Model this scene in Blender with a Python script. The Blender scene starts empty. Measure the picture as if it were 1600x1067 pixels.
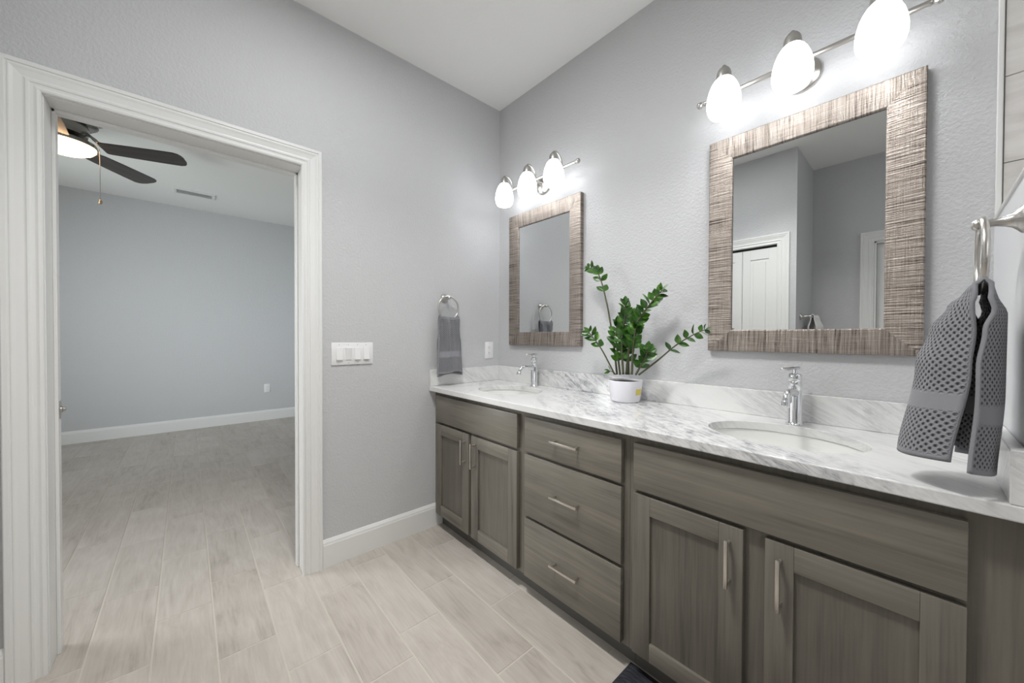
import bpy, bmesh, math, random
from mathutils import Vector, Matrix, noise
random.seed(7)
PI = math.pi
sc = bpy.context.scene
COL = sc.collection

# ------------------------------------------------------------------ camera
CAM = Vector((2.0306, -1.6854, 1.1832))
YAW, PITCH, ROLL, FPX = 0.728, -0.0115, 0.0030, 570.69
fw = Vector((-math.cos(YAW)*math.cos(PITCH), math.sin(YAW)*math.cos(PITCH), math.sin(PITCH)))
rt = fw.cross(Vector((0, 0, 1))).normalized()
up = rt.cross(fw)
rt, up = (math.cos(ROLL)*rt + math.sin(ROLL)*up, -math.sin(ROLL)*rt + math.cos(ROLL)*up)
cd = bpy.data.cameras.new('camera')
cd.sensor_width = 36.0
cd.sensor_fit = 'HORIZONTAL'
cd.lens = 36.0*FPX/1600.0
cd.clip_start = 0.02
cam = bpy.data.objects.new('camera', cd)
COL.objects.link(cam)
M = Matrix((rt, up, -fw)).transposed().to_4x4()
M.translation = CAM
cam.matrix_world = M
sc.camera = cam

# ------------------------------------------------------------------ world, daylight, added fill, exposure
w = bpy.data.worlds.new('world')
sc.world = w
w.use_nodes = True
w.node_tree.nodes['Background'].inputs[0].default_value = (0.75, 0.85, 1.0, 1)
w.node_tree.nodes['Background'].inputs[1].default_value = 0.3
vs = sc.view_settings
sc.display_settings.display_device = 'sRGB'
vs.view_transform = 'Standard'
vs.look = 'None'
vs.gamma = 1.0
vs.use_curve_mapping = False
vs.exposure = 0.25
sc.cycles.use_denoising = True
sc.cycles.max_bounces = 10
sc.cycles.diffuse_bounces = 6
sc.cycles.glossy_bounces = 6
sc.cycles.caustics_reflective = False
sc.cycles.caustics_refractive = False
sc.cycles.sample_clamp_indirect = 6.0

def area(name, loc, target, sx, sy, watts, col, spread=180):
    l = bpy.data.lights.new(name, 'AREA')
    l.shape = 'RECTANGLE'
    l.size, l.size_y = sx, sy
    l.energy = watts
    l.color = col
    l.spread = math.radians(spread)
    o = bpy.data.objects.new(name, l)
    COL.objects.link(o)
    o.location = loc
    o.rotation_euler = (Vector(target)-Vector(loc)).to_track_quat('-Z', 'Y').to_euler()
    return o

# faint fill lamp added out of view, to the right of the camera
area('added_right_fill', (3.40, -1.9, 1.75), (0.6, -1.1, 1.2), 1.3, 1.3, 8, (0.95, 0.98, 1.0))
# two unseen fill lamps added below the bathroom ceiling, one wide, one narrowed downwards
area('added_bathroom_fill', (0.95, -1.25, 2.78), (0.95, -1.25, 0.0), 0.45, 0.45, 11, (0.98, 0.99, 1.0))
area('added_down_fill', (1.30, -1.35, 2.79), (1.30, -1.35, 0.0), 0.25, 0.25, 14, (1.0, 0.985, 0.96), 118)
# daylight through the glazing of the bedroom: onto its far wall and through the doorway; plus an added fill aimed up at its ceiling
area('bedroom_window_daylight', (-0.7, -4.35, 1.75), (-4.1, -1.25, 1.0), 1.6, 1.3, 19, (0.88, 0.96, 1.0), 62)
area('added_bedroom_ceiling_fill', (-2.5, -4.4, 0.9), (-2.6, -1.6, 2.8), 1.6, 0.8, 7, (0.90, 1.0, 0.98), 75)
area('bedroom_side_window_daylight', (-1.7, -4.1, 1.7), (0.9, -0.5, 0.55), 1.2, 1.2, 15, (0.95, 0.98, 1.0), 80)

# ------------------------------------------------------------------ materials
def new_mat(name):
    m = bpy.data.materials.new(name)
    m.use_nodes = True
    nt = m.node_tree
    b = nt.nodes['Principled BSDF']
    return m, nt, b

def lin(c):
    return tuple((x/12.92 if x <= 0.04045 else ((x+0.055)/1.055)**2.4) for x in c)

def N(nt, t, **kw):
    n = nt.nodes.new(t)
    for k, v in kw.items():
        setattr(n, k, v)
    return n

def simple(name, col, rough=0.5, metal=0.0, spec=0.5):
    m, nt, b = new_mat(name)
    b.inputs['Base Color'].default_value = (*col, 1)
    b.inputs['Roughness'].default_value = rough
    b.inputs['Metallic'].default_value = metal
    b.inputs['Specular IOR Level'].default_value = spec
    return m

def bump(nt, b, height, strength, dist):
    n = N(nt, 'ShaderNodeBump')
    n.inputs['Strength'].default_value = strength
    n.inputs['Distance'].default_value = dist
    nt.links.new(height, n.inputs['Height'])
    nt.links.new(n.outputs['Normal'], b.inputs['Normal'])
    return n

def ramp(nt, fac, stops, interp='LINEAR'):
    r = N(nt, 'ShaderNodeValToRGB')
    cr = r.color_ramp
    cr.interpolation = interp
    while len(cr.elements) < len(stops):
        cr.elements.new(0.5)
    for e, (p, c) in zip(cr.elements, stops):
        e.position = p
        e.color = (*c, 1) if len(c) == 3 else c
    nt.links.new(fac, r.inputs['Fac'])
    return r

def paint(name, col, rough, bscale, bstr, bdist):
    m, nt, b = new_mat(name)
    b.inputs['Base Color'].default_value = (*col, 1)
    b.inputs['Roughness'].default_value = rough
    b.inputs['Specular IOR Level'].default_value = 0.35
    g = N(nt, 'ShaderNodeNewGeometry')
    n1 = N(nt, 'ShaderNodeTexNoise')
    n1.inputs['Scale'].default_value = bscale
    n1.inputs['Detail'].default_value = 3.0
    n1.inputs['Roughness'].default_value = 0.55
    n1.inputs['Distortion'].default_value = 0.4
    nt.links.new(g.outputs['Position'], n1.inputs['Vector'])
    r = ramp(nt, n1.outputs['Fac'], [(0.38, (0, 0, 0)), (0.66, (1, 1, 1))])
    bump(nt, b, r.outputs['Color'], bstr, bdist)
    return m

WALL = paint('grey_wall_paint', (0.566, 0.568, 0.576), 0.55, 92, 0.30, 0.004)
PALE = paint('pale_smooth_paint', (0.80, 0.81, 0.83), 0.45, 60, 0.04, 0.002)
CEIL = paint('white_ceiling_paint', (0.88, 0.88, 0.865), 0.7, 45, 0.15, 0.003)
TRIM = simple('white_trim_enamel', (0.78, 0.78, 0.765), 0.32, 0, 0.45)
WHITE_PLASTIC = simple('white_plastic', (0.82, 0.82, 0.82), 0.3)
DARK_GAP = simple('dark_recess', (0.015, 0.015, 0.015), 0.6)
SLOT = simple('outlet_slot', (0.12, 0.12, 0.12), 0.5)
CHROME = simple('chrome', (0.82, 0.83, 0.85), 0.06, 1.0)
NICKEL = simple('brushed_nickel', (0.58, 0.56, 0.53), 0.28, 1.0)
STEEL_PULL = simple('satin_nickel_pull', (0.66, 0.62, 0.57), 0.32, 1.0)
DARK_NICKEL = simple('dark_nickel', (0.28, 0.27, 0.25), 0.25, 1.0)
BRASS = simple('antique_brass', (0.55, 0.42, 0.28), 0.35, 1.0)
PORCELAIN = simple('white_porcelain', (0.80, 0.80, 0.78), 0.12)
MIRROR = simple('mirror_silver', (0.74, 0.76, 0.76), 0.0, 1.0)
CAULK = simple('white_caulk', (0.62, 0.62, 0.60), 0.5)
POT = simple('white_glazed_pot', (0.83, 0.82, 0.86), 0.35)
SOIL = simple('dark_soil', (0.03, 0.022, 0.015), 0.9)
STICKER = simple('yellow_sticker', (0.75, 0.62, 0.12), 0.5)
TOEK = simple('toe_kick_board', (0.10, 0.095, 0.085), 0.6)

def emissive(name, col, strength, base=(0.9, 0.9, 0.9)):
    m, nt, b = new_mat(name)
    b.inputs['Base Color'].default_value = (*base, 1)
    b.inputs['Roughness'].default_value = 0.25
    b.inputs['Emission Color'].default_value = (*col, 1)
    b.inputs['Emission Strength'].default_value = strength
    return m

OPAL = emissive('lit_opal_glass', (0.97, 0.985, 1.0), 4.8)
BULB = emissive('lit_bulb', (0.97, 0.985, 1.0), 52.0)
FANGLASS = emissive('lit_warm_fan_glass', (1.0, 0.62, 0.32), 7.0)

def wood(name, axis, tint=1.0):
    """grey stained maple, grain along axis (object coordinates)"""
    m, nt, b = new_mat(name)
    tc = N(nt, 'ShaderNodeTexCoord')
    oi = N(nt, 'ShaderNodeObjectInfo')
    mul = N(nt, 'ShaderNodeMath', operation='MULTIPLY')
    mul.inputs[1].default_value = 37.0
    nt.links.new(oi.outputs['Random'], mul.inputs[0])
    add = N(nt, 'ShaderNodeVectorMath', operation='ADD')
    nt.links.new(tc.outputs['Object'], add.inputs[0])
    nt.links.new(mul.outputs[0], add.inputs[1])
    mp = N(nt, 'ShaderNodeMapping')
    s = [22.0, 22.0, 22.0]
    s['xyz'.index(axis)] = 1.1
    mp.inputs['Scale'].default_value = s
    nt.links.new(add.outputs[0], mp.inputs['Vector'])
    n1 = N(nt, 'ShaderNodeTexNoise')
    n1.inputs['Scale'].default_value = 1.0
    n1.inputs['Detail'].default_value = 5
    n1.inputs['Roughness'].default_value = 0.62
    n1.inputs['Distortion'].default_value = 0.7
    nt.links.new(mp.outputs[0], n1.inputs['Vector'])
    mp2 = N(nt, 'ShaderNodeMapping')
    s2 = [170.0, 170.0, 170.0]
    s2['xyz'.index(axis)] = 5.0
    mp2.inputs['Scale'].default_value = s2
    nt.links.new(add.outputs[0], mp2.inputs['Vector'])
    n2 = N(nt, 'ShaderNodeTexNoise')
    n2.inputs['Scale'].default_value = 1.0
    n2.inputs['Detail'].default_value = 3
    nt.links.new(mp2.outputs[0], n2.inputs['Vector'])
    n3 = N(nt, 'ShaderNodeTexNoise')
    n3.inputs['Scale'].default_value = 4.0
    n3.inputs['Detail'].default_value = 2
    nt.links.new(add.outputs[0], n3.inputs['Vector'])
    mx = N(nt, 'ShaderNodeMath', operation='MULTIPLY_ADD')
    mx.inputs[1].default_value = 0.30
    nt.links.new(n2.outputs['Fac'], mx.inputs[0])
    m2 = N(nt, 'ShaderNodeMath', operation='MULTIPLY')
    m2.inputs[1].default_value = 0.52
    nt.links.new(n1.outputs['Fac'], m2.inputs[0])
    nt.links.new(m2.outputs[0], mx.inputs[2])
    mz = N(nt, 'ShaderNodeMath', operation='MULTIPLY_ADD')
    mz.inputs[1].default_value = 0.22
    nt.links.new(n3.outputs['Fac'], mz.inputs[0])
    nt.links.new(mx.outputs[0], mz.inputs[2])
    t = tint
    r = ramp(nt, mz.outputs[0], [(0.32, (0.098*t, 0.091*t, 0.079*t)), (0.48, (0.170*t, 0.156*t, 0.130*t)), (0.60, (0.208*t, 0.190*t, 0.158*t)), (0.74, (0.265*t, 0.240*t, 0.197*t))])
    nt.links.new(r.outputs['Color'], b.inputs['Base Color'])
    b.inputs['Roughness'].default_value = 0.38
    b.inputs['Specular IOR Level'].default_value = 0.4
    bump(nt, b, n2.outputs['Fac'], 0.05, 0.001)
    return m

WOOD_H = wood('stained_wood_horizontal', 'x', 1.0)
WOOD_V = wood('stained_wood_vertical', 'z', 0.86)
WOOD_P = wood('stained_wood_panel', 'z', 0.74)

def marble():
    m, nt, b = new_mat('white_veined_marble')
    g = N(nt, 'ShaderNodeNewGeometry')
    ex = Vector((0.41, 0.59, 0.70)).normalized()
    ey = ex.cross(Vector((0, 0, 1))).normalized()
    ez = ex.cross(ey)
    R = Matrix((ex, ey, ez))
    mp = N(nt, 'ShaderNodeMapping')
    mp.inputs['Rotation'].default_value = R.to_euler()
    nt.links.new(g.outputs['Position'], mp.inputs['Vector'])
    def layer(scale, det, dist, rough=0.6):
        m2 = N(nt, 'ShaderNodeMapping')
        m2.inputs['Scale'].default_value = scale
        nt.links.new(mp.outputs[0], m2.inputs['Vector'])
        n = N(nt, 'ShaderNodeTexNoise')
        n.inputs['Scale'].default_value = 1.0
        n.inputs['Detail'].default_value = det
        n.inputs['Roughness'].default_value = rough
        n.inputs['Distortion'].default_value = dist
        nt.links.new(m2.outputs[0], n.inputs['Vector'])
        return n
    streak = layer((26, 3.2, 3.2), 6, 1.1, 0.62)
    fine = layer((75, 9, 9), 5, 0.9, 0.65)
    mask = layer((6.5, 2.2, 2.2), 3, 0.6)
    blot = layer((30, 22, 22), 5, 0.5, 0.7)
    # veins: thin valleys of the streak noise
    def ridge(n, lo, hi):
        a = N(nt, 'ShaderNodeMath', operation='SUBTRACT')
        a.inputs[1].default_value = 0.5
        nt.links.new(n.outputs['Fac'], a.inputs[0])
        c = N(nt, 'ShaderNodeMath', operation='ABSOLUTE')
        nt.links.new(a.outputs[0], c.inputs[0])
        d = N(nt, 'ShaderNodeMapRange')
        d.inputs['From Min'].default_value = lo
        d.inputs['From Max'].default_value = hi
        d.inputs['To Min'].default_value = 1.0
        d.inputs['To Max'].default_value = 0.0
        nt.links.new(c.outputs[0], d.inputs['Value'])
        return d
    v1 = ridge(streak, 0.0, 0.07)
    v2 = ridge(fine, 0.0, 0.06)
    mk = N(nt, 'ShaderNodeMapRange')
    mk.inputs['From Min'].default_value = 0.46
    mk.inputs['From Max'].default_value = 0.66
    nt.links.new(mask.outputs['Fac'], mk.inputs['Value'])
    bl = N(nt, 'ShaderNodeMapRange')
    bl.inputs['From Min'].default_value = 0.40
    bl.inputs['From Max'].default_value = 0.75
    nt.links.new(blot.outputs['Fac'], bl.inputs['Value'])
    def mul(a, bb):
        x = N(nt, 'ShaderNodeMath', operation='MULTIPLY')
        nt.links.new(a, x.inputs[0])
        if isinstance(bb, float):
            x.inputs[1].default_value = bb
        else:
            nt.links.new(bb, x.inputs[1])
        return x.outputs[0]
    def addn(a, bb):
        x = N(nt, 'ShaderNodeMath', operation='ADD')
        nt.links.new(a, x.inputs[0])
        nt.links.new(bb, x.inputs[1])
        return x.outputs[0]
    sx = N(nt, 'ShaderNodeSeparateXYZ')
    nt.links.new(mp.outputs[0], sx.inputs[0])
    wob = N(nt, 'ShaderNodeMath', operation='MULTIPLY_ADD')
    wob.inputs[1].default_value = 0.30
    nt.links.new(mask.outputs['Fac'], wob.inputs[0])
    nt.links.new(sx.outputs['X'], wob.inputs[2])
    d0 = N(nt, 'ShaderNodeMath', operation='SUBTRACT')
    d0.inputs[1].default_value = 1.10
    nt.links.new(wob.outputs[0], d0.inputs[0])
    d1 = N(nt, 'ShaderNodeMath', operation='ABSOLUTE')
    nt.links.new(d0.outputs[0], d1.inputs[0])
    seam = N(nt, 'ShaderNodeMapRange')
    seam.interpolation_type = 'SMOOTHSTEP'
    seam.inputs['From Min'].default_value = 0.06
    seam.inputs['From Max'].default_value = 0.24
    seam.inputs['To Min'].default_value = 1.0
    seam.inputs['To Max'].default_value = 0.0
    nt.links.new(d1.outputs[0], seam.inputs['Value'])
    wt = addn(mul(seam.outputs[0], addn(mul(bl.outputs[0], 0.75), mul(seam.outputs[0], 0.32))), mul(mk.outputs[0], 0.32))
    veins = addn(mul(v1.outputs[0], 0.52), mul(v2.outputs[0], 0.38))
    veins = mul(veins, addn(wt, mul(mask.outputs['Fac'], 0.10)))
    cloud = mul(mul(wt, bl.outputs[0]), 0.34)
    tot = addn(veins, cloud)
    r = ramp(nt, tot, [(0.0, (0.745, 0.745, 0.735)), (0.25, (0.59, 0.59, 0.595)), (0.6, (0.37, 0.373, 0.385)), (1.0, (0.23, 0.235, 0.25))])
    nt.links.new(r.outputs['Color'], b.inputs['Base Color'])
    b.inputs['Roughness'].default_value = 0.13
    b.inputs['Specular IOR Level'].default_value = 0.5
    return m
MARBLE = marble()

def tile_floor():
    m, nt, b = new_mat('wood_look_tile')
    at = N(nt, 'ShaderNodeAttribute', attribute_name='rnd')
    g = N(nt, 'ShaderNodeNewGeometry')
    sep = N(nt, 'ShaderNodeVectorMath', operation='MULTIPLY_ADD')
    nt.links.new(at.outputs['Color'], sep.inputs[0])
    sep.inputs[1].default_value = (31.0, 17.0, 5.0)
    nt.links.new(g.outputs['Position'], sep.inputs[2])
    mp = N(nt, 'ShaderNodeMapping')
    mp.inputs['Scale'].default_value = (2.6, 15.0, 1.0)
    nt.links.new(sep.outputs[0], mp.inputs['Vector'])
    n1 = N(nt, 'ShaderNodeTexNoise')
    n1.inputs['Scale'].default_value = 1.0
    n1.inputs['Detail'].default_value = 5
    n1.inputs['Roughness'].default_value = 0.6
    n1.inputs['Distortion'].default_value = 1.6
    nt.links.new(mp.outputs[0], n1.inputs['Vector'])
    mp2 = N(nt, 'ShaderNodeMapping')
    mp2.inputs['Scale'].default_value = (7.0, 110.0, 1.0)
    nt.links.new(sep.outputs[0], mp2.inputs['Vector'])
    n2 = N(nt, 'ShaderNodeTexNoise')
    n2.inputs['Scale'].default_value = 1.0
    n2.inputs['Detail'].default_value = 4
    n2.inputs['Roughness'].default_value = 0.6
    nt.links.new(mp2.outputs[0], n2.inputs['Vector'])
    n3 = N(nt, 'ShaderNodeTexNoise')
    n3.inputs['Scale'].default_value = 6.5
    n3.inputs['Detail'].default_value = 3
    nt.links.new(sep.outputs[0], n3.inputs['Vector'])
    def mad(a, k, c):
        x = N(nt, 'ShaderNodeMath', operation='MULTIPLY_ADD')
        nt.links.new(a, x.inputs[0])
        x.inputs[1].default_value = k
        if isinstance(c, float):
            x.inputs[2].default_value = c
        else:
            nt.links.new(c, x.inputs[2])
        return x.outputs[0]
    sx = N(nt, 'ShaderNodeSeparateXYZ')
    nt.links.new(at.outputs['Color'], sx.inputs[0])
    t = mad(n1.outputs['Fac'], 0.52, mad(n2.outputs['Fac'], 0.26, mad(n3.outputs['Fac'], 0.22, mad(sx.outputs['X'], 0.12, -0.06))))
    r = ramp(nt, t, [(0.28, (0.340, 0.303, 0.266)), (0.42, (0.455, 0.415, 0.372)), (0.56, (0.520, 0.480, 0.437)), (0.74, (0.590, 0.553, 0.512))])
    nt.links.new(r.outputs['Color'], b.inputs['Base Color'])
    b.inputs['Roughness'].default_value = 0.38
    b.inputs['Specular IOR Level'].default_value = 0.4
    bump(nt, b, n2.outputs['Fac'], 0.12, 0.002)
    return m
TILEWOOD = tile_floor()
GROUT = simple('beige_grout', (0.545, 0.505, 0.45), 0.8)

def frame_mat():
    """pewter wash over saw-cut ridges; the UV runs along each rail"""
    m, nt, b = new_mat('pewter_sawcut_frame')
    tc = N(nt, 'ShaderNodeTexCoord')
    mp = N(nt, 'ShaderNodeMapping')
    mp.inputs['Scale'].default_value = (190, 5.0, 1)
    nt.links.new(tc.outputs['UV'], mp.inputs['Vector'])
    n1 = N(nt, 'ShaderNodeTexNoise')
    n1.inputs['Scale'].default_value = 1.0
    n1.inputs['Detail'].default_value = 4
    n1.inputs['Roughness'].default_value = 0.6
    n1.inputs['Distortion'].default_value = 0.25
    nt.links.new(mp.outputs[0], n1.inputs['Vector'])
    mp2 = N(nt, 'ShaderNodeMapping')
    mp2.inputs['Scale'].default_value = (9, 330, 1)
    nt.links.new(tc.outputs['UV'], mp2.inputs['Vector'])
    n2 = N(nt, 'ShaderNodeTexNoise')
    n2.inputs['Scale'].default_value = 1.0
    n2.inputs['Detail'].default_value = 2
    nt.links.new(mp2.outputs[0], n2.inputs['Vector'])
    mx = N(nt, 'ShaderNodeMath', operation='MULTIPLY_ADD')
    mx.inputs[1].default_value = 0.3
    nt.links.new(n2.outputs['Fac'], mx.inputs[0])
    nt.links.new(n1.outputs['Fac'], mx.inputs[2])
    r = ramp(nt, mx.outputs[0], [(0.47, (0.060, 0.047, 0.039)), (0.55, (0.200, 0.168, 0.145)), (0.66, (0.300, 0.258, 0.224)), (0.82, (0.42, 0.375, 0.335))])
    nt.links.new(r.outputs['Color'], b.inputs['Base Color'])
    b.inputs['Metallic'].default_value = 0.65
    b.inputs['Roughness'].default_value = 0.33
    bump(nt, b, mx.outputs[0], 1.0, 0.0038)
    return m
FRAME = frame_mat()

def towel_mat(name, base, hole, hi):
    m, nt, b = new_mat(name)
    tc = N(nt, 'ShaderNodeTexCoord')
    sp = N(nt, 'ShaderNodeSeparateXYZ')
    nt.links.new(tc.outputs['UV'], sp.inputs[0])
    # lattice of dimples in the UV (metres along the cloth)
    mp = N(nt, 'ShaderNodeMapping')
    mp.inputs['Rotation'].default_value = (0, 0, math.radians(45))
    mp.inputs['Scale'].default_value = (108, 108, 1)
    nt.links.new(tc.outputs['UV'], mp.inputs['Vector'])
    vo = N(nt, 'ShaderNodeTexVoronoi')
    vo.inputs['Scale'].default_value = 1.0
    vo.inputs['Randomness'].default_value = 0.0
    vo.voronoi_dimensions = '2D'
    nt.links.new(mp.outputs[0], vo.inputs['Vector'])
    hol = N(nt, 'ShaderNodeMapRange')
    hol.inputs['From Min'].default_value = 0.12
    hol.inputs['From Max'].default_value = 0.45
    nt.links.new(vo.outputs['Distance'], hol.inputs['Value'])
    at = N(nt, 'ShaderNodeAttribute', attribute_name='band')
    mxv = N(nt, 'ShaderNodeMath', operation='MAXIMUM')
    nt.links.new(hol.outputs[0], mxv.inputs[0])
    nt.links.new(at.outputs['Fac'], mxv.inputs[1])
    r = ramp(nt, mxv.outputs[0], [(0.0, hole), (0.7, base), (1.0, hi)])
    nt.links.new(r.outputs['Color'], b.inputs['Base Color'])
    b.inputs['Roughness'].default_value = 0.9
    b.inputs['Specular IOR Level'].default_value = 0.15
    b.inputs['Sheen Weight'].default_value = 0.25
    n = N(nt, 'ShaderNodeTexNoise')
    n.inputs['Scale'].default_value = 700
    nt.links.new(tc.outputs['UV'], n.inputs['Vector'])
    mx = N(nt, 'ShaderNodeMath', operation='MULTIPLY_ADD')
    mx.inputs[1].default_value = 0.15
    nt.links.new(n.outputs['Fac'], mx.inputs[0])
    nt.links.new(mxv.outputs[0], mx.inputs[2])
    bump(nt, b, mx.outputs[0], 0.8, 0.004)
    return m
TOWEL_GREY = towel_mat('charcoal_waffle_terry', (0.215, 0.217, 0.234), (0.026, 0.026, 0.032), (0.245, 0.248, 0.268))
TOWEL_WHITE = towel_mat('white_terry', (0.72, 0.72, 0.72), (0.5, 0.5, 0.5), (0.78, 0.78, 0.78))

def leaf_mat():
    m, nt, b = new_mat('glossy_green_leaf')
    tc = N(nt, 'ShaderNodeTexCoord')
    n = N(nt, 'ShaderNodeTexNoise')
    n.inputs['Scale'].default_value = 28
    nt.links.new(tc.outputs['Object'], n.inputs['Vector'])
    r = ramp(nt, n.outputs['Fac'], [(0.3, (0.014, 0.052, 0.008)), (0.52, (0.036, 0.120, 0.013)), (0.75, (0.105, 0.245, 0.024))])
    nt.links.new(r.outputs['Color'], b.inputs['Base Color'])
    b.inputs['Roughness'].default_value = 0.28
    b.inputs['Specular IOR Level'].default_value = 0.5
    return m
LEAF = leaf_mat()
STEM = simple('olive_stem', (0.075, 0.078, 0.036), 0.5)

def shower_tile():
    m, nt, b = new_mat('beige_shower_tile')
    g = N(nt, 'ShaderNodeNewGeometry')
    mp = N(nt, 'ShaderNodeMapping')
    mp.inputs['Rotation'].default_value = (0, math.radians(30), 0)
    mp.inputs['Scale'].default_value = (3, 3, 12)
    nt.links.new(g.outputs['Position'], mp.inputs['Vector'])
    n = N(nt, 'ShaderNodeTexNoise')
    n.inputs['Scale'].default_value = 1.2
    n.inputs['Detail'].default_value = 5
    n.inputs['Distortion'].default_value = 1.2
    nt.links.new(mp.outputs[0], n.inputs['Vector'])
    r = ramp(nt, n.outputs['Fac'], [(0.3, (0.62, 0.60, 0.57)), (0.55, (0.76, 0.74, 0.71)), (0.75, (0.82, 0.805, 0.78))])
    nt.links.new(r.outputs['Color'], b.inputs['Base Color'])
    b.inputs['Roughness'].default_value = 0.25
    return m
SHTILE = shower_tile()

def rug_mat():
    m, nt, b = new_mat('charcoal_chenille')
    g = N(nt, 'ShaderNodeNewGeometry')
    mp = N(nt, 'ShaderNodeMapping')
    mp.inputs['Scale'].default_value = (22, 120, 1)
    nt.links.new(g.outputs['Position'], mp.inputs['Vector'])
    n = N(nt, 'ShaderNodeTexNoise')
    n.inputs['Scale'].default_value = 1.0
    n.inputs['Detail'].default_value = 3
    nt.links.new(mp.outputs[0], n.inputs['Vector'])
    r = ramp(nt, n.outputs['Fac'], [(0.3, (0.018, 0.019, 0.023)), (0.7, (0.060, 0.062, 0.072))])
    nt.links.new(r.outputs['Color'], b.inputs['Base Color'])
    b.inputs['Roughness'].default_value = 0.95
    b.inputs['Specular IOR Level'].default_value = 0.1
    bump(nt, b, n.outputs['Fac'], 0.9, 0.01)
    return m
RUG = rug_mat()

def blade_mat():
    m, nt, b = new_mat('walnut_fan_blade')
    tc = N(nt, 'ShaderNodeTexCoord')
    mp = N(nt, 'ShaderNodeMapping')
    mp.inputs['Scale'].default_value = (4, 40, 40)
    nt.links.new(tc.outputs['Object'], mp.inputs['Vector'])
    n = N(nt, 'ShaderNodeTexNoise')
    n.inputs['Scale'].default_value = 1.0
    n.inputs['Detail'].default_value = 4
    nt.links.new(mp.outputs[0], n.inputs['Vector'])
    r = ramp(nt, n.outputs['Fac'], [(0.35, (0.018, 0.013, 0.010)), (0.65, (0.045, 0.033, 0.026))])
    nt.links.new(r.outputs['Color'], b.inputs['Base Color'])
    b.inputs['Roughness'].default_value = 0.3
    return m
BLADE = blade_mat()

# ------------------------------------------------------------------ mesh helpers
def obj(name, bm, m, parent=None, smooth=False, loc=None, auto=None):
    bmesh.ops.recalc_face_normals(bm, faces=bm.faces[:])
    me = bpy.data.meshes.new(name)
    bm.to_mesh(me)
    bm.free()
    if isinstance(m, (list, tuple)):
        for x in m:
            me.materials.append(x)
    else:
        me.materials.append(m)
    if smooth:
        for p in me.polygons:
            p.use_smooth = True
        if auto is not None:
            me.set_sharp_from_angle(angle=math.radians(auto))
    o = bpy.data.objects.new(name, me)
    COL.objects.link(o)
    if parent is not None:
        o.parent = parent
    if loc is not None:
        o.location = loc
    return o

def tag(o, label, cat, group=None):
    o['label'] = label
    o['category'] = cat
    if group:
        o['group'] = group
    return o

def thing(name, label, cat, loc=(0, 0, 0), rz=0.0, group=None):
    o = bpy.data.objects.new(name, None)
    o.empty_display_size = 0.05
    COL.objects.link(o)
    o.location = loc
    o.rotation_euler = (0, 0, rz)
    return tag(o, label, cat, group)

def struct(name, bm, m, parent=None, **kw):
    o = obj(name, bm, m, parent, **kw)
    if parent is None:
        o['kind'] = 'structure'
    return o

def dup(root, loc, rz=None, label=None):
    r = root.copy()
    COL.objects.link(r)
    r.location = loc
    if rz is not None:
        r.rotation_euler = (0, 0, rz)
    if label:
        r['label'] = label
    for ch in list(root.children):
        c = ch.copy()
        COL.objects.link(c)
        c.parent = r
        for g in list(ch.children):
            d = g.copy()
            COL.objects.link(d)
            d.parent = c
    return r

def B():
    return bmesh.new()

def box(bm, x0, x1, y0, y1, z0, z1, bev=0.0, seg=2):
    r = bmesh.ops.create_cube(bm, size=1.0)
    vs_ = r['verts']
    for v in vs_:
        v.co = Vector(((x0+x1)/2 + v.co.x*(x1-x0), (y0+y1)/2 + v.co.y*(y1-y0), (z0+z1)/2 + v.co.z*(z1-z0)))
    if bev > 0:
        es = list({e for v in vs_ for e in v.link_edges})
        bmesh.ops.bevel(bm, geom=es, offset=bev, segments=seg, affect='EDGES', profile=0.5)
    return bm

def lathe(bm, prof, c=(0, 0, 0), axis='z', seg=32, ell=1.0):
    """prof: list of (r, h); revolve about axis through c"""
    rings = []
    for (r, h) in prof:
        ring = []
        if r < 1e-6:
            n = 1
        else:
            n = seg
        for k in range(n):
            a = 2*PI*k/seg
            u, v = r*math.cos(a), r*math.sin(a)*ell
            if axis == 'z':
                p = (u, v, h)
            elif axis == 'y':
                p = (u, h, v)
            else:
                p = (h, u, v)
            ring.append(bm.verts.new(Vector(c)+Vector(p)))
        rings.append(ring)
    for a, b in zip(rings[:-1], rings[1:]):
        if len(a) == 1 and len(b) == 1:
            continue
        for k in range(seg):
            k2 = (k+1) % seg
            if len(a) == 1:
                bm.faces.new((a[0], b[k], b[k2]))
            elif len(b) == 1:
                bm.faces.new((a[k], a[k2], b[0]))
            else:
                bm.faces.new((a[k], a[k2], b[k2], b[k]))
    return bm

def tube(bm, pts, rad, seg=12, closed=False, cap=True):
    pts = [Vector(p) for p in pts]
    n = len(pts)
    rads = rad if isinstance(rad, (list, tuple)) else [rad]*n
    rings = []
    prev = None
    for i, p in enumerate(pts):
        if closed:
            t = (pts[(i+1) % n]-pts[i-1]).normalized()
        else:
            t = (pts[min(i+1, n-1)]-pts[max(i-1, 0)]).normalized()
        if prev is None:
            a = Vector((0, 0, 1)) if abs(t.z) < 0.9 else Vector((1, 0, 0))
            u = (a - t*a.dot(t)).normalized()
        else:
            u = (prev - t*prev.dot(t)).normalized()
        prev = u
        v = t.cross(u)
        rings.append([bm.verts.new(p + rads[i]*(math.cos(2*PI*k/seg)*u + math.sin(2*PI*k/seg)*v)) for k in range(seg)])
    m_ = n if closed else n-1
    for i in range(m_):
        a, b = rings[i], rings[(i+1) % n]
        for k in range(seg):
            k2 = (k+1) % seg
            bm.faces.new((a[k], a[k2], b[k2], b[k]))
    if cap and not closed:
        bm.faces.new(rings[0][::-1])
        bm.faces.new(rings[-1])
    return bm

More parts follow.
